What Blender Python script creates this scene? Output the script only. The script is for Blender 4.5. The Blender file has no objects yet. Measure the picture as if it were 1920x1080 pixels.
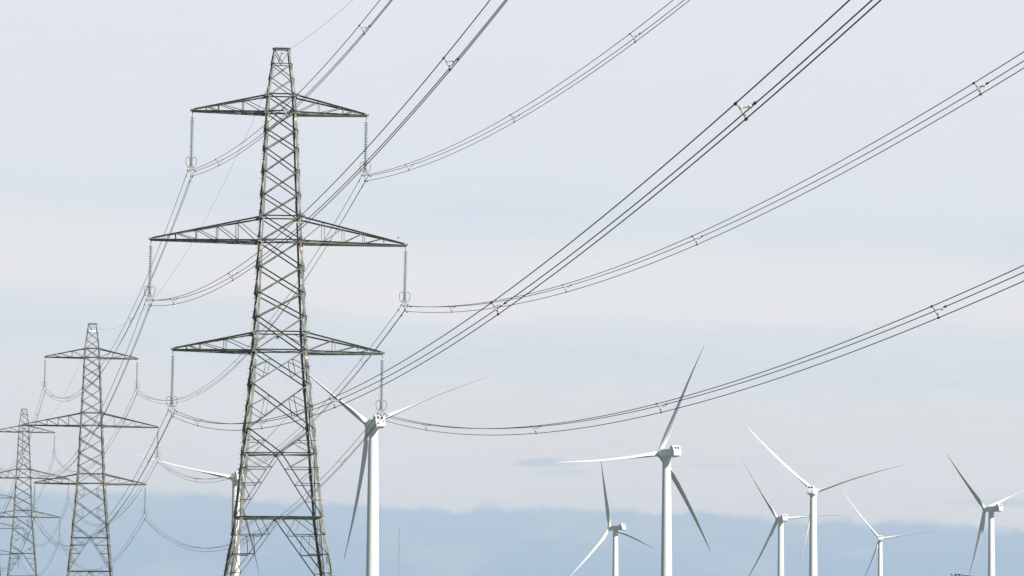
import bpy, math, random
from mathutils import Vector, Matrix
random.seed(4)
R = math.radians
scene = bpy.context.scene
COL = scene.collection

# ------------------------------------------------------------------ helpers
class MB:
    """collects shapes and links them as ONE mesh object"""
    def __init__(s): s.v = []; s.f = []; s.mi = []
    def add(s, vs, fs, mi=0):
        o = len(s.v); s.v += [tuple(v) for v in vs]; s.f += [tuple(i + o for i in f) for f in fs]; s.mi += [mi] * len(fs)
    def prism(s, p, q, sec, n1, n2, sec2=None):
        p = Vector(p); q = Vector(q); n = len(sec); sec2 = sec2 or sec
        vs = [p + n1 * a + n2 * b for a, b in sec] + [q + n1 * a + n2 * b for a, b in sec2]
        fs = [(i, (i + 1) % n, (i + 1) % n + n, i + n) for i in range(n)] + [tuple(range(n - 1, -1, -1)), tuple(range(n, 2 * n))]
        s.add(vs, fs)
    def angle(s, p, q, a, n1, n2, t=None):
        """rolled steel angle from p to q: corner on the line, flanges along n1 and n2"""
        p = Vector(p); q = Vector(q); d = (q - p).normalized(); t = t or a * .13
        n1 = Vector(n1); n1 = (n1 - d * n1.dot(d)).normalized()
        n2 = Vector(n2); n2 = n2 - d * n2.dot(d); n2 = (n2 - n1 * n2.dot(n1)).normalized()
        s.prism(p, q, [(0, 0), (a, 0), (a, t), (t, t), (t, a), (0, a)], n1, n2)
    def box(s, c, sx, sy, sz, rot=None):
        c = Vector(c); pts = []
        for z in (-1, 1):
            for x, y in ((-1, -1), (1, -1), (1, 1), (-1, 1)):
                w = Vector((x * sx / 2, y * sy / 2, z * sz / 2)); pts.append(c + (rot @ w if rot else w))
        s.add(pts, [(3, 2, 1, 0), (4, 5, 6, 7), (0, 1, 5, 4), (1, 2, 6, 5), (2, 3, 7, 6), (3, 0, 4, 7)])
    def tube(s, pts, r, n=6, closed=False):
        pts = [Vector(p) for p in pts]; m = len(pts); vs = []; fs = []
        up = None
        for i, p in enumerate(pts):
            if closed: d = pts[(i + 1) % m] - pts[i - 1]
            else: d = pts[min(i + 1, m - 1)] - pts[max(i - 1, 0)]
            d.normalize()
            if up is None:
                up = Vector((0, 0, 1)) if abs(d.z) < .9 else Vector((1, 0, 0))
            up = (up - d * up.dot(d)).normalized(); b = d.cross(up)
            rr = r(i) if callable(r) else r
            for k in range(n):
                a = 2 * math.pi * k / n; vs.append(p + up * (rr * math.cos(a)) + b * (rr * math.sin(a)))
        for i in range(m if closed else m - 1):
            for k in range(n):
                j = (i + 1) % m
                fs.append((i * n + k, i * n + (k + 1) % n, j * n + (k + 1) % n, j * n + k))
        if not closed: fs += [tuple(range(n - 1, -1, -1)), tuple(range((m - 1) * n, m * n))]
        s.add(vs, fs)
    def lathe(s, prof, n=16, c=(0, 0, 0), axis='z'):
        c = Vector(c); vs = []; fs = []; m = len(prof)
        for r, z in prof:
            for k in range(n):
                a = 2 * math.pi * k / n
                v = Vector((r * math.cos(a), r * math.sin(a), z))
                if axis == 'y': v = Vector((v.x, v.z, -v.y))
                vs.append(c + v)
        for i in range(m - 1):
            for k in range(n):
                fs.append((i * n + k, i * n + (k + 1) % n, (i + 1) * n + (k + 1) % n, (i + 1) * n + k))
        fs += [tuple(range(n - 1, -1, -1)), tuple(range((m - 1) * n, m * n))]
        s.add(vs, fs)
    def loft(s, rings):
        n = len(rings[0]); vs = [v for r in rings for v in r]; fs = []
        for i in range(len(rings) - 1):
            for k in range(n):
                fs.append((i * n + k, i * n + (k + 1) % n, (i + 1) * n + (k + 1) % n, (i + 1) * n + k))
        fs += [tuple(range(n - 1, -1, -1)), tuple(range((len(rings) - 1) * n, len(rings) * n))]
        s.add(vs, fs)
    def build(s, name, mat, parent=None, smooth=None):
        me = bpy.data.meshes.new(name); me.from_pydata(s.v, [], s.f); me.update()
        me.materials.append(mat)
        if smooth is not None:
            me.polygons.foreach_set('use_smooth', [True] * len(me.polygons))
            me.set_sharp_from_angle(angle=R(smooth))
        o = bpy.data.objects.new(name, me); COL.objects.link(o)
        if parent: o.parent = parent
        return o

def tag(o, label=None, cat=None, group=None, kind=None):
    for k, v in (('label', label), ('category', cat), ('group', group), ('kind', kind)):
        if v: o[k] = v
    return o
def empty(name, loc=(0, 0, 0), rz=0, size=1):
    o = bpy.data.objects.new(name, None); COL.objects.link(o); o.location = loc; o.rotation_euler = (0, 0, rz); o.empty_display_size = size
    return o
def copy_tree(o, parent=None):
    c = o.copy(); COL.objects.link(c)
    if parent: c.parent = parent
    for ch in list(o.children): copy_tree(ch, c)
    return c

# ------------------------------------------------------------------ materials
def mat(name, col, rough=.6, metal=0., var=0., scale=3., col2=None, spec=.5, trans=0., bump=0., detail=4., stretch=None):
    m = bpy.data.materials.new(name); m.use_nodes = True; nt = m.node_tree; b = nt.nodes['Principled BSDF']
    b.inputs['Base Color'].default_value = (*col, 1); b.inputs['Roughness'].default_value = rough; b.inputs['Metallic'].default_value = metal
    b.inputs['Specular IOR Level'].default_value = spec; b.inputs['Transmission Weight'].default_value = trans
    if var or col2:
        tc = nt.nodes.new('ShaderNodeTexCoord'); src = tc.outputs['Object']
        if stretch:
            mp = nt.nodes.new('ShaderNodeMapping'); mp.inputs['Scale'].default_value = stretch; nt.links.new(src, mp.inputs[0]); src = mp.outputs[0]
        nz = nt.nodes.new('ShaderNodeTexNoise'); nz.inputs['Scale'].default_value = scale; nz.inputs['Detail'].default_value = detail
        nt.links.new(src, nz.inputs['Vector'])
        rp = nt.nodes.new('ShaderNodeValToRGB'); nt.links.new(nz.outputs['Fac'], rp.inputs[0])
        c2 = col2 or tuple(c * (1 - var) for c in col)
        rp.color_ramp.elements[0].position = .36; rp.color_ramp.elements[0].color = (*c2, 1)
        rp.color_ramp.elements[1].position = .62; rp.color_ramp.elements[1].color = (*col, 1)
        nt.links.new(rp.outputs[0], b.inputs['Base Color'])
        if bump:
            bp = nt.nodes.new('ShaderNodeBump'); bp.inputs['Strength'].default_value = bump; nt.links.new(nz.outputs['Fac'], bp.inputs['Height']); nt.links.new(bp.outputs[0], b.inputs['Normal'])
    return m
M_STEEL = mat('weathered_galvanised_steel', (.265, .27, .245), .55, 0, col2=(.12, .132, .118), scale=1.6, detail=6, spec=.4)
M_BRACE = mat('galvanised_brace_steel', (.21, .216, .195), .55, 0, col2=(.085, .098, .087), scale=1.1, detail=6, spec=.4)
M_WIRE = mat('oxidised_aluminium_wire', (.05, .058, .065), .6, .2, var=.3, scale=.5)
M_CLAMP = mat('dark_clamp_iron', (.05, .06, .05), .6, .2, var=.3, scale=6)
M_ALU = mat('pale_cast_aluminium', (.46, .45, .42), .5, .1, var=.25, scale=5)
M_RING = mat('dull_ring_steel', (.13, .13, .12), .5, .3, var=.3, scale=5)
M_GLASS = mat('green_toughened_glass', (.33, .43, .40), .12, 0, var=.15, scale=8, trans=.5)
M_CAP = mat('zinc_cap_iron', (.30, .34, .31), .55, .2, var=.3, scale=9)
M_YELLOW = mat('yellow_plate_enamel', (.80, .55, .12), .4, var=.2, scale=9)
M_ORANGE = mat('orange_plate_enamel', (.62, .24, .06), .4, var=.2, scale=9)
M_IVORY = mat('ivory_plate_enamel', (.80, .76, .62), .4, var=.15, scale=9)
M_WHITE = mat('white_turbine_paint', (.80, .80, .785), .38, 0, col2=(.765, .765, .755), scale=.35, detail=5, spec=.35, stretch=(1, 1, .25))
M_BLADE = mat('white_blade_gelcoat', (.79, .79, .775), .32, 0, col2=(.75, .75, .735), scale=.25, detail=4, spec=.4)
M_VENT = mat('black_vent_recess', (.018, .018, .018), .7, var=.3, scale=4)
M_WOOD = mat('mossy_pole_timber', (.16, .15, .085), .9, col2=(.05, .075, .03), scale=7, detail=6, bump=.4)
M_DARKI = mat('dark_pole_ironwork', (.06, .06, .06), .6, var=.3, scale=6)
M_BIRD = mat('dark_feathers', (.022, .022, .024), .7, var=.3, scale=20)
M_MAST = mat('grey_mast_steel', (.36, .39, .42), .6, var=.2, scale=2)

# ------------------------------------------------------------------ camera (5 m above the field, long lens)
CZ = 5.0
FPX = 9000.0
pitch = math.atan(640 / FPX); roll = .0038
fv = Vector((0, math.cos(pitch), math.sin(pitch))); U0 = Vector((0, -math.sin(pitch), math.cos(pitch)))
rv = Vector((1, 0, 0)) * math.cos(roll) + U0 * math.sin(roll); uv = U0 * math.cos(roll) - Vector((1, 0, 0)) * math.sin(roll)
cam_d = bpy.data.cameras.new('camera'); cam = bpy.data.objects.new('camera', cam_d); COL.objects.link(cam)
cam_d.sensor_width = 36; cam_d.sensor_fit = 'HORIZONTAL'; cam_d.lens = FPX / 1920 * 36; cam_d.clip_start = .5; cam_d.clip_end = 60000
cam.matrix_world = Matrix(((rv.x, uv.x, -fv.x, 0), (rv.y, uv.y, -fv.y, 0), (rv.z, uv.z, -fv.z, CZ), (0, 0, 0, 1)))
scene.camera = cam

# ------------------------------------------------------------------ the overhead line: where it stands
GX = -.1307                                   # the line runs away to the left: x changes by GX per metre of depth
ROT = math.atan2(-GX, 1)                      # towers turned square to the line
AD = Vector((math.cos(ROT), math.sin(ROT), 0)); LD = Vector((-math.sin(ROT), math.cos(ROT), 0))
P1 = Vector((-18.29, 377, 0)); P2 = Vector((-62.86, 718, -.25)); P3 = Vector((-108.2, 1065, 2.7)); P4 = Vector((-153.3, 1410, 3.0))
P0 = Vector((P1.x - GX * 341, 36, 0))

def terrain(x, y):
    def g(cx, cy, h, r): return h * math.exp(-((x - cx) ** 2 + (y - cy) ** 2) / r ** 2)
    return g(P3.x - 40, 1260, 3.2, 260) + g(P2.x, P2.y, -.45, 110)

# ------------------------------------------------------------------ ground
def ground():
    xs = []; a = 0; st = 12
    while a < 5600:
        xs.append(a); a += st; st *= 1.06
    ax = [-v for v in xs[:0:-1]] + xs
    ys = [v + 400 for v in ax]
    m = MB(); n = len(ax)
    m.v = [(x, y, terrain(x, y)) for y in ys for x in ax]
    m.f = [(j * n + i, j * n + i + 1, (j + 1) * n + i + 1, (j + 1) * n + i) for j in range(len(ys) - 1) for i in range(n - 1)]
    mt = bpy.data.materials.new('marsh_pasture'); mt.use_nodes = True; nt = mt.node_tree; b = nt.nodes['Principled BSDF']; b.inputs['Roughness'].default_value = .95
    tc = nt.nodes.new('ShaderNodeTexCoord')
    vo = nt.nodes.new('ShaderNodeTexVoronoi'); vo.inputs['Scale'].default_value = .004; nt.links.new(tc.outputs['Object'], vo.inputs['Vector'])
    nz = nt.nodes.new('ShaderNodeTexNoise'); nz.inputs['Scale'].default_value = .6; nz.inputs['Detail'].default_value = 8; nt.links.new(tc.outputs['Object'], nz.inputs['Vector'])
    r1 = nt.nodes.new('ShaderNodeValToRGB'); r1.color_ramp.elements[0].color = (.035, .06, .02, 1); r1.color_ramp.elements[1].color = (.10, .115, .045, 1)
    sp = nt.nodes.new('ShaderNodeSeparateColor'); nt.links.new(vo.outputs['Color'], sp.inputs[0]); nt.links.new(sp.outputs[0], r1.inputs[0])
    mx = nt.nodes.new('ShaderNodeMix'); mx.data_type = 'RGBA'; mx.blend_type = 'MULTIPLY'; mx.inputs['Factor'].default_value = .6
    nt.links.new(r1.outputs[0], mx.inputs['A'])
    r2 = nt.nodes.new('ShaderNodeValToRGB'); r2.color_ramp.elements[0].position = .3; r2.color_ramp.elements[0].color = (.5, .5, .45, 1); r2.color_ramp.elements[1].position = .7
    nt.links.new(nz.outputs['Fac'], r2.inputs[0]); nt.links.new(r2.outputs[0], mx.inputs['B']); nt.links.new(mx.outputs['Result'], b.inputs['Base Color'])
    tag(m.build('ground', mt), kind='structure')
ground()

# ------------------------------------------------------------------ lattice pylon
def interp(tab, z):
    for (z0, w0), (z1, w1) in zip(tab, tab[1:]):
        if z >= z1: return w0 + (w1 - w0) * (z - z0) / (z1 - z0)
    return tab[-1][1]
WT = [(45.69, 1.17), (42., 2.13), (21.78, 4.04), (8.66, 6.4), (-5., 10.64)]
def make_pylon(drop=(-.02, -.18, -.03, -.23, -.0, -.14), squash=1.0):
    """z is measured from camera height, then lifted by CZ; the arms' outer ends sag a little, the right-hand ones more"""
    root = empty('electricity_pylon', size=4)
    Z = lambda z: z * squash + CZ
    W = lambda z: interp(WT, z)
    X, Y, UP = Vector((1, 0, 0)), Vector((0, 1, 0)), Vector((0, 0, 1))
    def corner(sx, sy, z, inset=0.0):
        w = W(z) / 2 - inset
        return Vector((sx * w, sy * w, Z(z)))
    # legs
    for sx in (-1, 1):
        for sy in (-1, 1):
            m = MB()
            for z0, z1, a in ((45.69, 42., .11), (42., 30.45, .14), (30.45, 21.78, .16), (21.78, 8.66, .185), (8.66, -5.2, .225)):
                m.angle(corner(sx, sy, z0 + .02), corner(sx, sy, z1 - .02), a, (-sx, 0, 0), (0, -sy, 0), a * .11)
            # splice plates where the leg sections are bolted together
            for z in (39.1, 35.9, 33.2, 28.3, 26.2, 23.2, 19., 15.5, 12.2, 8.66, 5.6):
                a = interp([(45, .13), (30, .17), (20, .2), (-5, .25)], z)
                m.angle(corner(sx, sy, z + .55) + Vector((sx * .012, sy * .012, 0)), corner(sx, sy, z - .55) + Vector((sx * .012, sy * .012, 0)), a * 1.12, (-sx, 0, 0), (0, -sy, 0), a * .12)
            if (sx, sy) in ((-1, 1), (1, -1)):      # step bolts up two opposite legs
                z = 41.
                while z > 0:
                    c = corner(sx, sy, z)
                    m.box(c + Vector((sx * .09, 0, 0)), .2, .025, .025); z -= .42 if z < 21 else .5
            m.build('leg', M_STEEL, root)
    faces = [(Vector((1, 0, 0)), Vector((0, -1, 0))), (Vector((1, 0, 0)), Vector((0, 1, 0))), (Vector((0, 1, 0)), Vector((-1, 0, 0))), (Vector((0, 1, 0)), Vector((1, 0, 0)))]
    body = MB()
    def fp(e, n, s, z, inset=.0):               # point on face with edge dir e, normal n; s in -1..1 across
        w = W(z) / 2
        return e * (s * (w - inset)) + n * (w) + UP * Z(z)
    def brace(m, p, q, a, e, n):
        d = (q - p).normalized()
        out = Vector((0, -1, 0)) if abs(n.y) > .5 else n
        dn = e * (-d.z) + UP * d.dot(e)
        if dn.z > 0: dn = -dn                    # hanging flange goes down, ledge on top sticks out towards the line's near end
        off = out * .015
        m.angle(p + off - dn * a * .5, q + off - dn * a * .5, a, dn, out, a * .14)
    def xpanel(m, e, n, z0, z1, a):
        i = .06
        brace(m, fp(e, n, -1, z0, i), fp(e, n, 1, z1, i), a, e, n)
        p, q = fp(e, n, 1, z0, i), fp(e, n, -1, z1, i)
        o = n * -.03
        brace(m, p + o, q + o, a, e, n)
    levels = [42., 40.65, 39.15, 37.67, 35.89, 34.07, 32.34, 30.45, 28.34, 26.28, 24.4, 21.78, 19.09, 15.61]
    peak = MB()
    for e, n in faces:
        for z0, z1 in ((44.44, 43.25), (43.25, 42.)):
            xpanel(peak, e, n, z0, z1, .06)
        brace(peak, fp(e, n, -1, 44.44), fp(e, n, 1, 44.44), .06, e, n)
        if abs(n.y) > .5:                       # open V under the crown
            for s in (-1, 1): brace(peak, fp(e, n, s, 45.6), fp(e, n, 0, 44.5), .06, e, n)
        else:
            brace(peak, fp(e, n, -1, 45.6), fp(e, n, 1, 44.5), .05, e, n)
        brace(peak, fp(e, n, -1, 45.66), fp(e, n, 1, 45.66), .10, e, n)
        for k in range(len(levels) - 1):
            z0, z1 = levels[k], levels[k + 1]
            a = .085 if z0 > 31 else (.10 if z0 > 22 else .092)
            xpanel(body, e, n, z0, z1, a)
            if z1 < 20:                         # small stiffening triangles against the legs
                for s in (-1, 1):
                    zm = (z0 + z1) / 2; q1 = z0 + (z1 - z0) * .27; q3 = z0 + (z1 - z0) * .73
                    pu = fp(e, n, s, q1) * 1; su = 1 - 2 * .27
                    wu = W(q1) / 2; wd = W(q3) / 2; w0 = W(z0) / 2; w1 = W(z1) / 2
                    xu = s * (w0 + (-w1 - w0) * .27); xd = s * (-w0 + (w1 + w0) * .73)
                    A = e * xu + n * wu + UP * Z(q1); B = e * xd + n * wd + UP * Z(q3); C = fp(e, n, s, zm)
                    for p, q in ((C, A), (C, B), (A, B)): brace(body, p, q, .05, e, n)
            if z0 == 24.4:
                for s in (-1, 1):
                    zm = 22.5; C = fp(e, n, s, zm); w = W(zm) / 2
                    brace(body, C, e * (s * w * .45) + n * w + UP * Z(23.0), .05, e, n)
        for z in (42., 40.65, 32.34, 30.45, 23.21, 21.78):
            brace(body, fp(e, n, -1, z), fp(e, n, 1, z), .10, e, n)
        # half panel, beam, legs of the big A
        zb = 13.68
        mid = n * (W(zb) / 2) + UP * Z(zb)
        for s in (-1, 1):
            brace(body, fp(e, n, s, 15.61), mid, .095, e, n)
            zz = 14.65; w = W(zz) / 2; xa = s * (W(15.61) / 2) * (1 - (15.61 - zz) / (15.61 - zb))
            P = e * xa + n * w + UP * Z(zz)
            brace(body, fp(e, n, s, zz), P, .05, e, n); brace(body, fp(e, n, s, 13.85), P, .05, e, n)
            # A legs down to the waist
            foot = fp(e, n, s, 8.75)
            brace(body, mid, foot, .08, e, n)
            prev = zb
            for zz in (12.55, 11.3, 10.0):
                f = (zb - zz) / (zb - 8.75); P = mid.lerp(foot, f); L = fp(e, n, s, zz); L = Vector((L.x, L.y, P.z))
                brace(body, L, P, .06, e, n)
                pl = fp(e, n, s, prev); brace(body, pl, P, .045, e, n); prev = zz
            # below the waist
            top = n * (W(8.6) / 2) + UP * Z(8.6); foot = fp(e, n, s, 3.1)
            brace(body, top, foot, .085, e, n)
            Pq = fp(e, n, s * .5, 8.62); prevmid = Pq
            for zz, a in ((7.3, .06), (5.77, .09), (4.3, .06)):
                f = (8.6 - zz) / (8.6 - 3.1); P = top.lerp(foot, f); L = fp(e, n, s, zz)
                brace(body, L, P, a, e, n)
                if prevmid is not None:
                    brace(body, prevmid, P, .05, e, n); brace(body, prevmid, L, .05, e, n)
                prevmid = (L + P) / 2 if zz > 7 else (L if zz > 5 else None)
            brace(body, fp(e, n, s, 3.1), fp(e, n, s * .02, -4.8), .09, e, n)
            brace(body, fp(e, n, s, 3.1), fp(e, n, -s, 3.1), .07, e, n) if s == 1 else None
        brace(body, fp(e, n, -1, zb), fp(e, n, 1, zb), .085, e, n)
        m = MB(); brace(m, fp(e, n, -1, 8.66), fp(e, n, 1, 8.66), .15, e, n)
        m.build('waist_beam', M_STEEL, root)
        # gusset plates on the face centre line
        for z, sz in ((13.66, .32), (8.6, .3), (22.95, .26)):
            c = n * (W(z) / 2 + .02) + UP * Z(z)
            ex = [abs(e.x) * sz + abs(n.x) * .02, abs(e.y) * sz + abs(n.y) * .02]
            body.box(c, ex[0], ex[1], sz)
    # plan bracing at the arm levels and the waist
    for z, a in ((40.63, .07), (30.43, .07), (21.76, .07), (8.64, .08), (13.64, .06)):
        body.angle(corner(-1, -1, z), corner(1, 1, z), a, UP * -1, X)
        body.angle(corner(1, -1, z) - UP * .02, corner(-1, 1, z) - UP * .02, a, UP * -1, X)
    peak.box((0, 0, Z(45.72)), 1.24, .14, .09)
    peak.box((0, 0, Z(45.55)), .05, .05, .34); peak.box((.06, -.02, Z(45.3)), .16, .1, .1); peak.tube([(0, 0, Z(45.35)), (-.12, 0, Z(44.9))], .025, 5)
    peak.box((-.13, 0, Z(44.82)), .07, .07, .16)
    peak.build('earth_wire_peak', M_STEEL, root)
    body.build('body_bracing', M_BRACE, root)
    # cross-arms
    arms = [(42., 40.65, 6.98, (2.97, 4.9, 5.87)), (32.34, 30.45, 10.15, (3.37, 4.94, 6.58, 8.2)), (23.21, 21.78, 8.34, (4.25, 6.2, 7.25))]
    for k, (zt, zb, L0, st) in enumerate(arms):
        for s in (-1, 1):
            L = L0 - (.2 if s > 0 else 0)
            m = MB(); dz = drop[k * 2 + (s > 0)]
            tip = Vector((s * L, 0, Z(zb + dz + .1)))
            for sy in (-1, 1):
                lo0 = corner(s, sy, zb); up0 = corner(s, sy, zt)
                lo1 = tip + Vector((s * .06, sy * .10, -.03)); up1 = tip + Vector((-s * .1, sy * .10, .10))
                out = Vector((0, -1, 0))
                m.angle(lo0, lo1, .13, UP * -1, out, .016)
                m.angle(up0, up1, .13, UP * -1, out, .016)
                m.angle(lo0 - UP * .15 + Vector((0, -sy * .05, 0)), lo1 - UP * .10 + Vector((0, -sy * .03, 0)), .07, UP * -1, (0, -sy, 0), .012)
                pl = None
                def on(a0, a1, xx):
                    f = (xx - abs(a0.x)) / (abs(a1.x) - abs(a0.x)); return a0.lerp(a1, f)
                prev_lo = lo0
                for j, xx in enumerate(st):
                    a = on(lo0, lo1, xx); b = on(up0, up1, xx)
                    m.angle(a, b, .055, X * s, out, .009)
                    m.angle(b, prev_lo, .055, UP * -1, out, .009)
                    prev_lo = a
            # plan lacing between the two lower chords and the two upper chords
            fs = [abs(corner(s, 1, zb).x)] + list(st) + [L * .96]
            for j in range(len(fs) - 1):
                sgn = 1 if j % 2 else -1
                l0, l1 = corner(s, sgn, zb), tip + Vector((0, sgn * .1, 0)); r0, r1 = corner(s, -sgn, zb), tip + Vector((0, -sgn * .1, 0))
                f0 = (fs[j] - abs(l0.x)) / (L - abs(l0.x)); f1 = (fs[j + 1] - abs(r0.x)) / (L - abs(r0.x))
                m.angle(l0.lerp(l1, f0) - UP * .06, r0.lerp(r1, f1) - UP * .06, .06, UP * -1, X * s, .01)
                m.angle(l0.lerp(l1, f1) - UP * .05, r0.lerp(r1, f1) - UP * .05, .06, UP * -1, X * s, .01)
                u0, u1 = corner(s, sgn, zt), tip + Vector((0, sgn * .1, .1)); v0, v1 = corner(s, -sgn, zt), tip + Vector((0, -sgn * .1, .1))
                m.angle(u0.lerp(u1, f1) - UP * .05, v0.lerp(v1, f1) - UP * .05, .05, UP * -1, X * s, .008)
            m.box(tip + Vector((s * .02, 0, -.03)), .34, .26, .17)
            m.box(tip + Vector((-s * .0, 0, -.16)), .07, .05, .14)
            # heel gussets
            for sy in (-1, 1):
                for z, sx_ in ((zt, .42), (zb, .34)):
                    c = corner(s, sy, z); m.box(c + Vector((s * .1, sy * .03, -.05)), sx_, .02, .26)
            m.build('crossarm', M_STEEL, root)
    # coloured circuit plates under each arm on the near legs
    for z in (40.0, 29.75, 21.15):
        for s in (-1, 1):
            c = corner(s, -1, z) + Vector((-s * .09, -.035, 0))
            m = MB(); m.box(c, .15, .02, .2)
            pl = m.build('circuit_plate', M_YELLOW if s < 0 else M_IVORY, root)
            pl['label'] = 'small yellow plate' if s < 0 else 'small ivory and orange plate'
            m = MB(); m.box(c + Vector((.01, -.013, -.11 if s < 0 else -.2)), .13, .02, .12 if s < 0 else .2)
            m.build('colour_panel', M_IVORY if s < 0 else M_ORANGE, pl)
    return root

pyl = make_pylon()
pylons = [pyl, copy_tree(pyl), copy_tree(pyl)]
for o, p, lab in zip(pylons, (P1, P2, P3), ('largest and nearest grey steel lattice pylon with three pairs of cross-arms',
        'middle-sized grey lattice pylon with a small white box in its peak', 'smallest whole lattice pylon, half hidden behind the middle-sized pylon at far left')):
    o.location = p; o.rotation_euler = (0, 0, ROT); tag(o, lab, 'pylon', 'lattice pylons of the power line')
m = MB(); m.box((0, -.75, 44.5 + CZ), .8, .3, .26); m.box((-.46, -.75, 44.55 + CZ), .14, .2, .2); m.box((.46, -.75, 44.55 + CZ), .14, .2, .2)
bx = m.build('equipment_box', M_WHITE, pylons[1]); bx['label'] = 'small white box'

# tension pylon at the frame's left edge: only its right-hand arm ends are in view
pt = make_pylon(drop=(0,) * 6, squash=.875)
pt.name = 'tension_pylon'; pt.location = P4 + Vector((1.2, 0, -.6)); pt.rotation_euler = (0, 0, ROT); pt.scale = (.93, .93, 1)
tag(pt, 'farthest lattice pylon, only its arm ends showing at the left edge', 'pylon', 'lattice pylons of the power line')

# ------------------------------------------------------------------ suspension insulator strings
SW = -.018                                     # the wind swings the strings very slightly
WIRES = ((-.26, -4.78), (.26, -4.78), (0, -5.2))
def make_string(single_discs):
    root = empty('insulator_string', size=.5)
    m = MB(); m.box((0, 0, -.12), .06, .05, .26); m.tube([(0, 0, -.2), (0, 0, -.5)], .03, 6); m.build('hanger_link', M_CAP, root)
    prof = [(.045, .10), (.06, .06), (.06, .03), (.165, -.005), (.17, -.03), (.12, -.035), (.10, -.05), (.05, -.04), (.03, -.09)]
    n = 21; whole = MB(); pins = MB(); proto = None
    for i in range(n):
        z = -.56 - i * .188
        pins.lathe([(.035, .09), (.055, .07), (.055, .03), (.03, .02)], 8, (0, 0, z))
        if single_discs:
            if proto is None:
                d = MB(); d.lathe(prof, 14); proto = d.build('glass_disc', M_GLASS, root, 40); proto.location.z = z
            else:
                c = proto.copy(); COL.objects.link(c); c.parent = root; c.location.z = z
        else: whole.lathe(prof, 10, (0, 0, z))
    pins.tube([(0, 0, -.5), (0, 0, -4.5)], .03, 6)
    pins.build('cap_and_pin_column', M_CAP, root)
    if not single_discs: whole.build('glass_discs', M_GLASS, root, 40)
    for s in (-1, 1):
        pts = []
        for k in range(20):
            a = 2 * math.pi * k / 20
            x = .235 + .185 * math.cos(a) * (1 + .15 * math.sin(a)); z = -4.08 + .40 * math.sin(a)
            pts.append((s * x, 0, z))
        r = MB(); r.tube(pts, .02, 6, closed=True); r.tube([(s * .05, 0, -4.52), (s * .2, 0, -4.47)], .022, 5)
        r.build('arcing_ring', M_RING, root)
    m = MB()
    m.prism(Vector((0, -.012, 0)), Vector((0, .012, 0)), [(-.05, -4.46), (-.3, -4.68), (-.3, -4.74), (-.06, -4.74), (-.05, -5.05), (.05, -5.05), (.06, -4.74), (.3, -4.74), (.3, -4.68), (.05, -4.46)], Vector((1, 0, 0)), Vector((0, 0, 1)))
    m.build('yoke_plate', M_ALU, root)
    for x, z in WIRES:
        m = MB(); m.box((x, 0, z + .03), .06, .34, .075); m.box((x, 0, z + .08), .04, .06, .1); m.build('wire_clamp', M_CLAMP, root)
    return root
near_s = make_string(True); far_s = make_string(False)
ARM = {'upper left': (-6.98, 40.65 - .02), 'middle left': (-10.15, 30.45 - .03), 'lower left': (-8.34, 21.78), 'upper right': (6.78, 40.65 - .18), 'middle right': (9.97, 30.45 - .23), 'lower right': (8.16, 21.78 - .14)}
first_n, first_f = True, True
HANG = {}
for (pi, P, who) in ((1, P1, 'nearest'), (2, P2, 'middle-sized'), (3, P3, 'smallest whole')):
    for ph, (ax, az) in ARM.items():
        hang = P + AD * ax + Vector((0, 0, az + CZ + .02))
        src = near_s if pi == 1 else far_s
        if pi == 1: o = near_s if first_n else copy_tree(near_s); first_n = False
        else: o = far_s if first_f else copy_tree(far_s); first_f = False
        o.location = hang; o.rotation_euler = (0, SW * -1, ROT)
        HANG[pi, ph] = hang
        tag(o, f'green glass insulator string hanging from the {ph} arm of the {who} pylon', 'insulator string', 'insulator strings hanging from the pylon arms')

def attach(pi, P, ph, wx, wz):
    """clamp point of one wire below a hanging string"""
    h = HANG[pi, ph]
    return h + AD * (wx - .085) + Vector((0, 0, wz))

# ------------------------------------------------------------------ conductors
SPAN01 = {'upper left': (4.5, 7.75), 'middle left': (3.7, 7.09), 'lower left': (3.18, 7.14), 'upper right': (4.08, 7.55), 'middle right': (3.99, 7.5), 'lower right': (4.04, 7.44)}
def sag(a, b, S, t):
    p = a.lerp(b, t); p.z -= 4 * S * t * (1 - t); return p
def wire_pts(a, b, S, n):
    return [sag(a, b, S, i / n) for i in range(n + 1)]
pos_name = ('left', 'right', 'bottom')
P4TIP = {}
for ph, (ax, az) in ARM.items():
    zz = az * .875 + CZ
    P4TIP[ph] = P4 + Vector((1.2, 0, -.6)) + AD * (ax * .93) + Vector((0, 0, zz - .1))
for ph in ARM:
    D, S = SPAN01[ph]
    for (wx, wz), pn in zip(WIRES, pos_name):
        a1 = attach(1, P1, ph, wx, wz); a2 = attach(2, P2, ph, wx, wz); a3 = attach(3, P3, ph, wx, wz)
        a0 = a1 + (P0 - P1) + Vector((0, 0, D))
        a4 = P4TIP[ph] - LD * 4.4 + AD * wx + Vector((0, 0, wz + 4.9))
        pts = wire_pts(a1, a0, S, 90)[::-1] + wire_pts(a1, a2, 7.35, 70)[1:] + wire_pts(a2, a3, 7.4, 60)[1:] + wire_pts(a3, a4, 7.2, 50)[1:]
        m = MB(); m.tube(pts, .0195, 6)
        o = m.build('conductor_wire', M_WIRE, None, 60)
        tag(o, f'{pn} wire of the triple bundle hung from the {ph} arms', 'power line wire', 'bundled wires strung along the pylons')
e1 = P1 + Vector((0, 0, 45.25 + CZ)); e2 = P2 + Vector((0, 0, 45.25 + CZ)); e3 = P3 + Vector((0, 0, 45.25 + CZ)); e0 = e1 + (P0 - P1) + Vector((0, 0, 4)); e4 = P4 + Vector((1.2, 0, 45.25 * .875 + CZ - .6))
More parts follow.
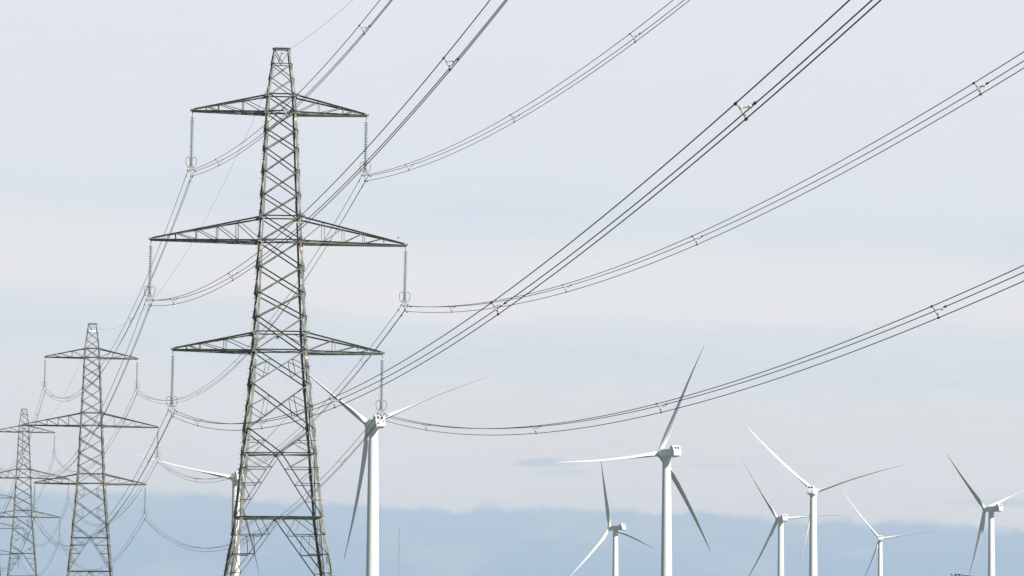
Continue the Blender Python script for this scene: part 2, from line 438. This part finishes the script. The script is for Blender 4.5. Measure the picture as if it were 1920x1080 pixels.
m = MB(); m.tube(wire_pts(e1, e0, 7.0, 80)[::-1] + wire_pts(e1, e2, 7.1, 60)[1:] + wire_pts(e2, e3, 7.0, 50)[1:] + wire_pts(e3, e4, 6.9, 40)[1:], .010, 5)
tag(m.build('earth_wire', M_WIRE, None, 60), 'thin single earth wire running between the pylon peaks', 'power line wire')

# ------------------------------------------------------------------ spacers and dampers on the wires
def make_spacer():
    root = empty('bundle_spacer', size=.3)
    # local x along the arms, y along the wires, z up; the three wires pass at WIRES relative to the bundle centre
    cl = [(-.26, .14), (.26, .14), (0, -.28)]
    m = MB()
    hub = [(-.13, .035), (.12, .055), (-.02, -.15)]
    arms = [(0, 0), (1, 1), (2, 2)]
    bw = .032
    def bar(p, q, r=.024):
        m.tube([(p[0], 0, p[1]), (q[0], 0, q[1])], r, 6)
    for pth in ([hub[0], (-.11, -.02), (-.10, -.08), hub[2]], [hub[0], (-.02, .045), hub[1]]):
        for p, q in zip(pth, pth[1:]): bar(p, q, .029)
    bar(hub[0], (-.23, .12)); bar(hub[1], (.2, .11)); bar((.12, .055), (.17, .01), .028); bar(hub[2], (-.01, -.25))
    for h in hub: m.lathe([(.02, -.05), (.05, -.04), (.05, .04), (.02, .05)], 10, (h[0], 0, h[1]), 'y')
    m.build('spacer_frame', M_ALU, root)
    for c in cl:
        k = MB(); k.lathe([(.03, -.08), (.045, -.06), (.045, .06), (.03, .08)], 10, (c[0], 0, c[1]), 'y'); k.build('wire_clamp', M_CLAMP, root)
    return root
def make_damper():
    m = MB(); m.tube([(0, -.2, -.07), (0, -.1, -.085), (0, 0, -.08), (0, .1, -.085), (0, .2, -.07)], .011, 5)
    for s in (-1, 1): m.lathe([(.02, -.07), (.036, -.05), (.036, .05), (.02, .07)], 8, (0, s * .2, -.075), 'y')
    m.box((0, 0, -.035), .035, .05, .09)
    return m.build('vibration_damper', M_CLAMP)
sp0 = make_spacer(); used = False
ORD = ('first', 'second', 'third', 'fourth', 'fifth', 'sixth')
def spacer_at(p, d, label, flip):
    global used
    o = copy_tree(sp0) if used else sp0
    used = True
    o.location = p
    az = math.atan2(-d.x, d.y); o.rotation_euler = (math.asin(max(-1, min(1, d.z))), flip, az)
    tag(o, label, 'spacer', 'three-armed spacers clipped on the wire bundles')
for ph in ARM:
    D, S = SPAN01[ph]
    c1 = attach(1, P1, ph, 0, -4.92); c2 = attach(2, P2, ph, 0, -4.92); c3 = attach(3, P3, ph, 0, -4.92); c0 = c1 + (P0 - P1) + Vector((0, 0, D))
    for k, dd in enumerate((31.8, 90, 136.4, 200, 250.6)):
        if ph == 'middle right' and k == 3: dd = 199.2
        t = dd / 341; p = sag(c1, c0, S, t); q = sag(c1, c0, S, t + .01)
        if ph in ('upper left', 'upper right') and k > 2: continue
        if ph in ('middle left',) and k > 3: continue
        if ph in ('middle right', 'lower right') and k > 3: continue
        spacer_at(p, (p - q).normalized(), f'pale spacer on the {ph} bundle, {ORD[k]} from the nearest pylon towards the viewer', random.choice((0, .04, -.05)))
    for (ca, cb, S2, who) in ((c1, c2, 7.35, 'nearest and middle-sized pylons'), (c2, c3, 7.4, 'middle-sized and smallest whole pylons')):
        for k, t in enumerate((.094, .264, .40, .586, .735, .907)):
            p = sag(ca, cb, S2, t); q = sag(ca, cb, S2, t + .01)
            spacer_at(p, (q - p).normalized(), f'{ORD[k]} spacer on the {ph} bundle going away between the {who}', random.choice((0, .05, -.05)))
dp0 = make_damper(); dused = False
for ph in ARM:
    D, S = SPAN01[ph]
    for (wx, wz), pn in zip(WIRES, pos_name):
        a1 = attach(1, P1, ph, wx, wz); a2 = attach(2, P2, ph, wx, wz); a0 = a1 + (P0 - P1) + Vector((0, 0, D))
        for b, S_, side in ((a0, S, 'near'), (a2, 7.35, 'far')):
            t = 1.9 / (b - a1).length; p = sag(a1, b, S_, t); q = sag(a1, b, S_, t + .004); d = (q - p).normalized()
            if d.y < 0: d = -d
            o = dp0.copy() if dused else dp0
            if dused: COL.objects.link(o)
            dused = True
            o.location = p; o.rotation_euler = (math.asin(d.z), 0, math.atan2(-d.x, d.y))
            tag(o, f'small dark damper on the {pn} wire, {side} side of the nearest pylon\'s {ph} insulator', 'damper', 'vibration dampers beside the insulators')

# tension strings and jumper loops on the tension pylon (right-hand arms)
for ph in ('upper right', 'middle right', 'lower right'):
    tip = P4TIP[ph] + Vector((0, 0, 0))
    for s, word in ((-1, 'near'), (1, 'far')):
        root = empty('tension_insulator', tip + LD * (s * .1)); 
        m = MB()
        for dx in (-.22, .22):
            for i in range(18):
                c = AD * dx + LD * (s * (.5 + i * .19)) - Vector((0, 0, .012 * i))
                m.box(c, .26, .05, .26, Matrix.Rotation(ROT, 3, 'Z'))
            m.tube([AD * dx, AD * dx + LD * (s * 4.2) - Vector((0, 0, .22))], .03, 5)
        m.build('glass_discs', M_GLASS, root)
        k = MB(); k.box(LD * (s * 4.25) - Vector((0, 0, .22)), .62, .1, .3, Matrix.Rotation(ROT, 3, 'Z')); k.build('yoke_plate', M_ALU, root)
        tag(root, f'tension insulator on the {word} side of the far edge pylon\'s {ph} arm', 'insulator string', 'tension insulators of the edge pylon')
    for wx, pn in ((-.26, 'left'), (.26, 'right'), (0, 'bottom')):
        a = tip - LD * 4.3 + AD * wx - Vector((0, 0, .25)); b = tip + LD * 4.3 + AD * wx - Vector((0, 0, .25))
        m = MB(); m.tube([sag(a, b, 3.6 if wx else 4.0, i / 16) for i in range(17)], .018, 5)
        tag(m.build('jumper_cable', M_WIRE, None, 60), f'{pn} jumper loop drooping under the edge pylon\'s {ph} arm', 'jumper cable', 'jumper loops under the edge pylon arms')

# a bird on the nearest pylon's middle right arm
m = MB(); rings = []
for (yy, zz, r) in ((-.22, .02, .012), (-.12, .06, .03), (-.02, .12, .062), (.06, .17, .058), (.11, .225, .034), (.15, .25, .04), (.19, .25, .02), (.235, .24, .004)):
    rings.append([Vector((r * math.cos(a), yy, zz + r * math.sin(a) * 1.05)) for a in [2 * math.pi * k / 10 for k in range(10)]])
m.loft(rings); m.tube([(.02, .02, .09), (.02, .02, -.01)], .007, 4); m.tube([(-.02, .02, .09), (-.02, .02, -.01)], .007, 4)
bd = m.build('bird', M_BIRD, None, 60); bd.scale = (.65,) * 3
bd.location = P1 + AD * 9.35 + LD * -.13 + Vector((0, 0, 30.45 + CZ + .30)); bd.rotation_euler = (0, 0, R(-60))
tag(bd, 'small dark bird perched near the end of the middle right arm', 'bird')

# ------------------------------------------------------------------ wind turbines
RB = 45.0
def blade_mesh(th, a, e1, up):
    """one blade as a twisted, tapering aerofoil; th is its clock angle, a points upwind; idling, pitched out of the wind and flexing a little"""
    th -= R(3.8)
    d = e1 * math.sin(th) + up * math.cos(th)
    lead = e1 * math.cos(th) - up * math.sin(th)
    st = [(.028, 1.95, 1., 0, .5), (.06, 1.97, .98, 0, .5), (.10, 2.45, .72, 13, .42), (.15, 3.2, .50, 13, .36), (.20, 3.5, .41, 11.5, .33), (.26, 3.35, .35, 9.5, .32), (.35, 2.95, .29, 7, .31), (.45, 2.5, .245, 5.2, .31), (.55, 2.2, .19, 3.8, .31),
          (.65, 1.8, .18, 2.8, .31), (.75, 1.35, .16, 2.0, .32), (.85, .92, .145, 1.2, .33), (.92, .62, .14, .8, .35), (.965, .46, .16, .5, .38), (.99, .32, .16, .3, .42), (1., .1, .15, .2, .5)]
    rings = []; n = 20
    for f, c, tr, tw, pa in st:
        r = f * RB
        b = R(tw + 79)
        bend = a * -math.cos(R(82)) + lead * math.sin(R(82))
        ce = d * r + a * (f * 1.9) + bend * (2.25 * f * f)
        cd = lead * math.cos(b) + a * math.sin(b); nd = a * math.cos(b) - lead * math.sin(b)
        ring = []
        for k in range(n):
            t = 2 * math.pi * k / n
            x = .5 + .5 * math.cos(t)                           # 1 = leading edge
            circ = math.sin(t) * .5
            foil = math.sin(t) * .5 * (.25 + .9 * math.sqrt(max(x, 0))) * 1.05 if tr < .9 else circ
            w = min(1, max(0, (1 - tr) / .5))
            y = (circ * (1 - w) + foil * w) * tr
            ring.append(ce + cd * ((x - (1 - pa)) * c) + nd * (y * c))
        rings.append(ring)
    m = MB(); m.loft(rings); return m
def turbine(hub, psi, th0, label):
    gz = terrain(hub.x, hub.y)
    a = Vector((-math.sin(psi), math.cos(psi), 0)); e1 = Vector((math.cos(psi), math.sin(psi), 0)); Zv = Vector((0, 0, 1))
    base = Vector((hub.x, hub.y, gz)) - a * 4.7; base.z = gz
    root = empty('wind_turbine', base, 0, 8)
    H = hub.z - gz
    m = MB(); prof = []
    zt = H - 1.55
    def rad(z): return interp([(zt, 1.56), (zt - 42, 2.06), (0, 2.35)], z) if z < zt else 1.56
    z = 0
    while z < zt - .5:
        prof.append((rad(z), z)); z += 4.
    prof.append((1.56, zt - .35)); prof += [(1.72, zt - .3), (1.72, zt)]
    m.lathe(prof, 40)
    m.build('tower', M_WHITE, root, 30)
    tilt = R(5); at_ = a * math.cos(tilt) + Zv * math.sin(tilt); up = Zv * math.cos(tilt) - a * math.sin(tilt)
    hb = Vector((a.x * 4.7, a.y * 4.7, H))
    # nacelle
    def sec(y, w, z0, z1, r):
        c = []; hw = w / 2; r = min(r, hw * .95, (z1 - z0) * .48)
        for cx, cz, a0 in ((hw - r, z1 - r, 0), (-hw + r, z1 - r, 90), (-hw + r, z0 + r, 180), (hw - r, z0 + r, 270)):
            for k in range(4):
                t = R(a0 + 30 * k); c.append(a * y + e1 * (cx + r * math.cos(t)) + Zv * (H + cz + r * math.sin(t)))
        return c
    ss = [(3.4, 2.2, -1.1, 1.1, 1.0), (3.2, 2.75, -1.4, 1.35, .9), (1.9, 3.2, -1.62, 1.45, .45), (.5, 3.4, -1.66, 1.48, .32), (-3.9, 3.45, -1.66, 1.45, .32), (-4.35, 3.45, -1.66, 1.62, .32), (-4.9, 3.45, -1.6, 2.42, .3), (-5.2, 3.45, -1.55, 2.6, .28), (-6.35, 3.4, -1.42, 2.6, .28), (-6.75, 3.38, -1.34, 2.05, .28), (-7.3, 3.3, -1.2, 1.05, .3), (-7.5, 3.0, -.95, .7, .3)]
    m = MB(); m.loft([sec(*s) for s in ss][::-1]); nac = m.build('nacelle', M_WHITE, root, 28)
    Mx = Matrix((e1, a, Zv)).transposed()
    for s in (-1, 1):
        m = MB(); c = a * -6.93 + e1 * (s * .62) + Zv * (H + 1.78)
        m.box(c, .92, .06, 1.05, Mx @ Matrix.Rotation(R(-31), 3, 'X')); m.build('window', M_VENT, nac)
    m = MB(); m.box(a * -7.42 + e1 * 1.12 + Zv * (H + .28), .3, .26, .34, Mx); m.build('vent', M_VENT, nac)
    m = MB()
    for s in (-1, 1): m.tube([a * -5.6 + e1 * (s * .9) + Zv * (H + 2.55), a * -5.6 + e1 * (s * .9) + Zv * (H + 3.7)], .03, 5); m.box(a * -5.6 + e1 * (s * .9) + Zv * (H + 3.75), .3, .12, .1, Mx)
    m.build('weather_sensor', M_MAST, nac)
    # hub and blades
    m = MB(); rings = []
    for y, r in ((-1.25, 1.25), (-.9, 1.5), (.2, 1.55), (.9, 1.35), (1.4, .95), (1.75, .45), (1.85, .1)):
        rings.append([hb + at_ * y + (e1 * math.cos(t) + up * math.sin(t)) * r for t in [2 * math.pi * k / 24 for k in range(24)]])
    m.loft(rings); m.build('spinner', M_WHITE, root, 35)
    for k in range(3):
        b = blade_mesh(th0 + k * 2 * math.pi / 3, at_, e1, up); o = b.build('blade', M_BLADE, root, 55); o.location = hb
    tag(root, label, 'wind turbine', 'white wind turbines behind the power line')
    return root
TURB = [  # rotor hub: pixel-measured bearing turned into metres; psi = yaw of the nacelle, th = rotor angle
    ((-46.8, 1574, 66.9), 20, -770.7, 'large white wind turbine just right of the nearest pylon, beneath its lower right insulator'),
    ((55.7, 1802, 66.1), 31.6, 25.4, 'tallest white wind turbine standing alone in the middle, one blade crossing the lower right wires'),
    ((62.2, 3023, 63.8), 46, -13, 'small wind turbine left of and behind the tall middle turbine'),
    ((157.9, 2844, 65.7), 18, -32.4, 'wind turbine just left of and partly behind a nearer turbine at right'),
    ((146.4, 2315, 66.7), -14, -1485.4, 'nearer turbine of the right-hand cluster, rear of its nacelle facing the viewer'),
    ((276.3, 3600, 68.6), -2, -36.7, 'smallest and most distant wind turbine, second from the right edge'),
    ((265.1, 2688, 68.2), 43, -46.8, 'rightmost wind turbine seen side-on with one blade cut by the frame'),
    ((-122.2, 2110, 66.0), 18, 283.4, 'wind turbine mostly hidden behind the lower body of the nearest pylon')]
for h, psi, th, lab in TURB:
    turbine(Vector((h[0], h[1], h[2] + CZ)), R(psi), R(th), lab)

# ------------------------------------------------------------------ distant measuring mast
mx_, my_ = -55.9, 2400
root = empty('measuring_mast', (mx_, my_, 0), 0, 3)
m = MB()
for k in range(3):
    a = R(90 + 120 * k); m.tube([(.3 * math.cos(a), .3 * math.sin(a), 0), (.3 * math.cos(a), .3 * math.sin(a), 55.5)], .075, 5)
z = 0; k = 0
while z < 55:
    a, b = R(90 + 120 * k), R(210 + 120 * k); m.tube([(.3 * math.cos(a), .3 * math.sin(a), z), (.3 * math.cos(b), .3 * math.sin(b), z + .8)], .035, 4); z += .4; k += 1
m.build('lattice_column', M_MAST, root); m = MB(); m.tube([(0, 0, 55), (0, 0, 58.5)], .06, 5); m.build('antenna', M_MAST, root)
m = MB(); m.tube([(0, 0, 44.8), (.9, 0, 44.8)], .06, 5); m.box((.9, 0, 44.9), .3, .3, .4); m.build('instrument_boom', M_MAST, root)
tag(root, 'slim faint grey mast between the pylon and the middle of the picture', 'mast')

# ------------------------------------------------------------------ timber pole line at the bottom right corner
def pole(x, y, h, label):
    root = empty('timber_pole', (x, y, 0), 0, 2)
    m = MB(); m.lathe([(.17, -.3), (.15, h * .5), (.125, h - .12), (.11, h - .03), (.05, h)], 14); m.build('pole_shaft', M_WOOD, root, 50)
    m = MB(); m.tube([(-.1, 0, h - .42), (-.38, .1, h - .08)], .035, 6); m.tube([(-.36, .1, h - .1), (-.42, .1, h + .0)], .05, 6); m.build('side_bracket', M_DARKI, root)
    m = MB(); m.box((.16, 0, h - .09), .22, .1, .1); m.build('anchor_fitting', M_DARKI, root)
    tag(root, label, 'pole', 'timber poles of the small supply line'); return root
p1x, p1y, ph1 = 38.87, 420, 5 + 5.0
p2x, p2y, ph2 = 53.5, 482, 5 + 4.95
pole(p1x, p1y, ph1, 'mossy timber pole top peeping up at the bottom right corner')
A = Vector((p1x + .2, p1y, ph1 - .09)); B = Vector((p2x, p2y, ph2))
d = (B - A).normalized()
root = empty('strain_insulator', A); m = MB()
for i in range(7):
    c = d * (.16 + i * .14); m.box(c, .10, .10, .13)
m.tube([(0, 0, 0), d * 1.2], .03, 5)
for i in (4, 7, 9): m.tube([d * (i * .13), d * (i * .13 + .04) - Vector((0, 0, .34))], .022, 5)
m.build('insulator_body', M_DARKI, root)
tag(root, 'dark insulator with dangling jumpers beside the timber pole top', 'insulator')
m = MB(); m.tube(wire_pts(A + d * 1.1, B, .10, 20), .04, 5); tag(m.build('supply_wire', M_WIRE, None, 60), 'short dark wire leading right from the timber pole at the bottom right corner', 'power line wire')

# ------------------------------------------------------------------ thin marsh haze
m = MB(); m.box((0, 400, 69.5), 11600, 11600, 141)
hm = bpy.data.materials.new('thin_haze'); hm.use_nodes = True; nt = hm.node_tree
nt.nodes.remove(nt.nodes['Principled BSDF']); pv = nt.nodes.new('ShaderNodeVolumePrincipled')
pv.inputs['Color'].default_value = (.76, .87, 1.0, 1); pv.inputs['Density'].default_value = 4.5e-5; pv.inputs['Anisotropy'].default_value = .2
nt.links.new(pv.outputs[0], nt.nodes['Material Output'].inputs['Volume'])
tag(m.build('haze', hm), kind='stuff')

# ------------------------------------------------------------------ daylight
SUN_EL, SUN_AZ = 34.0, 127.0                   # azimuth clockwise from the viewing direction
sd = Vector((math.sin(R(SUN_AZ)) * math.cos(R(SUN_EL)), math.cos(R(SUN_AZ)) * math.cos(R(SUN_EL)), math.sin(R(SUN_EL))))
sl = bpy.data.lights.new('sun', 'SUN'); sl.energy = 5.0; sl.angle = R(.53); sl.color = (1, .955, .88)
so = bpy.data.objects.new('sun', sl); COL.objects.link(so); so.rotation_euler = sd.to_track_quat('Z', 'Y').to_euler(); so.location = (80, -60, 120)

w = bpy.data.worlds.new('World'); scene.world = w; w.use_nodes = True; nt = w.node_tree; N = nt.nodes; Lk = nt.links
for n_ in list(N): N.remove(n_)
out = N.new('ShaderNodeOutputWorld'); bg = N.new('ShaderNodeBackground'); Lk.new(bg.outputs[0], out.inputs[0])
STR = .05
EXPO = .6
bg.inputs['Strength'].default_value = STR
sky = N.new('ShaderNodeTexSky'); sky.sky_type = 'NISHITA'; sky.sun_disc = False; sky.sun_elevation = R(SUN_EL); sky.sun_rotation = R(SUN_AZ); sky.air_density = 1; sky.dust_density = .15; sky.ozone_density = 1.4
def mth(op, a, b=None, c=None, clamp=False):
    n_ = N.new('ShaderNodeMath'); n_.operation = op; n_.use_clamp = clamp
    for i, v in enumerate((a, b, c)):
        if v is None: continue
        if isinstance(v, (int, float)): n_.inputs[i].default_value = v
        else: Lk.new(v, n_.inputs[i])
    return n_.outputs[0]
def sstep(v, lo, hi):
    n_ = N.new('ShaderNodeMapRange'); n_.interpolation_type = 'SMOOTHSTEP'; Lk.new(v, n_.inputs['Value'])
    n_.inputs['From Min'].default_value = lo; n_.inputs['From Max'].default_value = hi; return n_.outputs['Result']
tc = N.new('ShaderNodeTexCoord'); sx = N.new('ShaderNodeSeparateXYZ'); Lk.new(tc.outputs['Generated'], sx.inputs[0])
azm = mth('MULTIPLY', mth('ARCTAN2', sx.outputs[0], sx.outputs[1]), 9.0)      # bearing, in ninths of a radian
elv = mth('MULTIPLY', mth('ARCSINE', sx.outputs[2]), 9.0)                     # elevation, same unit
def noise(sa, se, off, detail=5, rough=.55, shear=0.):
    cb = N.new('ShaderNodeCombineXYZ'); Lk.new(mth('MULTIPLY', azm, sa), cb.inputs[0]); Lk.new(mth('MULTIPLY', mth('ADD', elv, mth('MULTIPLY', azm, shear)), se), cb.inputs[1]); cb.inputs[2].default_value = off
    n_ = N.new('ShaderNodeTexNoise'); n_.inputs['Scale'].default_value = 1; n_.inputs['Detail'].default_value = detail; n_.inputs['Roughness'].default_value = rough
    Lk.new(cb.outputs[0], n_.inputs['Vector']); return n_.outputs['Fac']
def mixc(fac, a, b):
    n_ = N.new('ShaderNodeMix'); n_.data_type = 'RGBA'; n_.clamp_factor = True
    if isinstance(fac, (int, float)): n_.inputs['Factor'].default_value = fac
    else: Lk.new(fac, n_.inputs['Factor'])
    for nm, v in (('A', a), ('B', b)):
        if isinstance(v, tuple): n_.inputs[nm].default_value = (*v, 1)
        else: Lk.new(v, n_.inputs[nm])
    return n_.outputs['Result']
def lin(r, g, b):
    f = lambda c: ((c / 255 + .055) / 1.055) ** 2.4 if c > 10 else c / 3294.
    return tuple(f(c) / STR / 2 ** EXPO for c in (r, g, b))
# high thin cloud in long layers: paler and bluer streaks that tilt a little down to the right
layer = mth('ADD', mth('ADD', elv, mth('MULTIPLY', azm, .05)), mth('ADD', mth('MULTIPLY', mth('SUBTRACT', noise(1.1, 2.6, 3.1, 4, .55, .08), .5), .17), mth('MULTIPLY', mth('SUBTRACT', noise(3.2, 16., 5.7, 5, .6, .07), .5), .06)))
rp = N.new('ShaderNodeValToRGB'); Lk.new(mth('MULTIPLY', layer, .8), rp.inputs[0]); cr = rp.color_ramp; cr.interpolation = 'EASE'
stops = ((.20, (217, 221, 229)), (.34, (222, 225, 230)), (.44, (222, 226, 231)), (.51, (214, 224, 233)), (.555, (218, 226, 234)), (.615, (233, 234, 236)), (.68, (233, 235, 237)), (.77, (217, 226, 237)), (.86, (224, 230, 238)), (1.0, (225, 230, 240)), (1.2, (228, 232, 241)))
while len(cr.elements) < len(stops): cr.elements.new(.5)
for el_, (p_, c_) in zip(cr.elements, stops): el_.position = p_ * .8
for el_, (p_, c_) in zip(cr.elements, stops): el_.color = (*[v * STR for v in lin(*c_)], 1)
vm = N.new('ShaderNodeVectorMath'); vm.operation = 'SCALE'; Lk.new(rp.outputs[0], vm.inputs[0]); vm.inputs['Scale'].default_value = 1 / STR
patch = sstep(noise(1.3, 2.2, 8.4, 4, .55, .06), .42, .68)
cloud = mixc(mth('MULTIPLY', patch, .45), vm.outputs[0], lin(227, 231, 237))
fine = sstep(noise(9, 60., 51., 6, .65, .05), .3, .7)
cloud = mixc(mth('MULTIPLY', fine, .22), cloud, lin(236, 237, 240))
# blue gaps, long and thin
def gap(cx, cy, rx, ry, off):
    dx = mth('DIVIDE', mth('SUBTRACT', azm, cx), rx); dy = mth('DIVIDE', mth('SUBTRACT', elv, cy), ry)
    d2 = mth('ADD', mth('MULTIPLY', dx, dx), mth('MULTIPLY', dy, dy))
    d2 = mth('ADD', d2, mth('MULTIPLY', mth('SUBTRACT', noise(11, 60, off, 6, .68), .5), 4.2))
    return sstep(d2, 1.35, -.4)
g_all = None
for args, k in (((.07, .311, .080, .0105, 1.), .62), ((.10, .294, .075, .008, 5.), .3), ((.40, .305, .10, .005, 9.), .3), ((.95, .238, .13, .011, 12.), .5), ((-.02, .24, .12, .005, 15.), .2)):
    g = mth('MULTIPLY', gap(*args), k); g_all = g if g_all is None else mth('MAXIMUM', g_all, g)
cloud = mixc(g_all, cloud, lin(186, 204, 219))
# low distant bank with a soft lumpy rim
edge = mth('ADD', mth('ADD', mth('MULTIPLY', azm, -.036), .228), mth('ADD', mth('MULTIPLY', mth('SUBTRACT', noise(3.2, 2., 21., 3, .5), .5), .045), mth('MULTIPLY', mth('SUBTRACT', noise(20, 24., 23., 6, .72), .5), .044)))
lowm = sstep(mth('SUBTRACT', edge, elv), -.006, .014)
lowc = mixc(sstep(elv, .05, .26), lin(174, 197, 220), lin(187, 206, 223))
lowc = mixc(mth('MULTIPLY', sstep(noise(3.4, 9, 31., 6, .62, .05), .47, .74), .6), lowc, lin(204, 213, 222))
for cx, cy, rx, ry, off, k in ((.055, .182, .045, .016, 61., .5), (.655, .145, .05, .014, 67., .45), (-.62, .10, .12, .02, 71., .3)):
    dx = mth('DIVIDE', mth('SUBTRACT', azm, cx), rx); dy = mth('DIVIDE', mth('SUBTRACT', elv, cy), ry)
    d2 = mth('ADD', mth('ADD', mth('MULTIPLY', dx, dx), mth('MULTIPLY', dy, dy)), mth('MULTIPLY', mth('SUBTRACT', noise(14, 30, off, 5, .6), .5), 3.))
    lowc = mixc(mth('MULTIPLY', sstep(d2, 1.4, -.6), k), lowc, lin(210, 217, 224))
view = mixc(lowm, cloud, lowc)
# overhead and to the sides the cloud breaks up and the plain sky shows
fade = mth('MULTIPLY', sstep(elv, 2.6, 1.35), sstep(mth('ABSOLUTE', azm), 4.5, 1.6))
brk = mth('MULTIPLY', sstep(noise(.5, 1.2, 41., 4, .55), .5, .75), sstep(elv, 8., 2.))
skyc = mixc(mth('MULTIPLY', brk, .05), sky.outputs[0], lin(205, 212, 222))
Lk.new(mixc(fade, skyc, view), bg.inputs['Color'])

vs = scene.view_settings; vs.view_transform = 'Standard'; vs.look = 'None'; vs.exposure = EXPO; vs.gamma = 1; vs.use_curve_mapping = False
scene.render.engine = 'CYCLES'; scene.cycles.max_bounces = 6; scene.cycles.use_denoising = True; scene.cycles.denoiser = 'OPENIMAGEDENOISE'
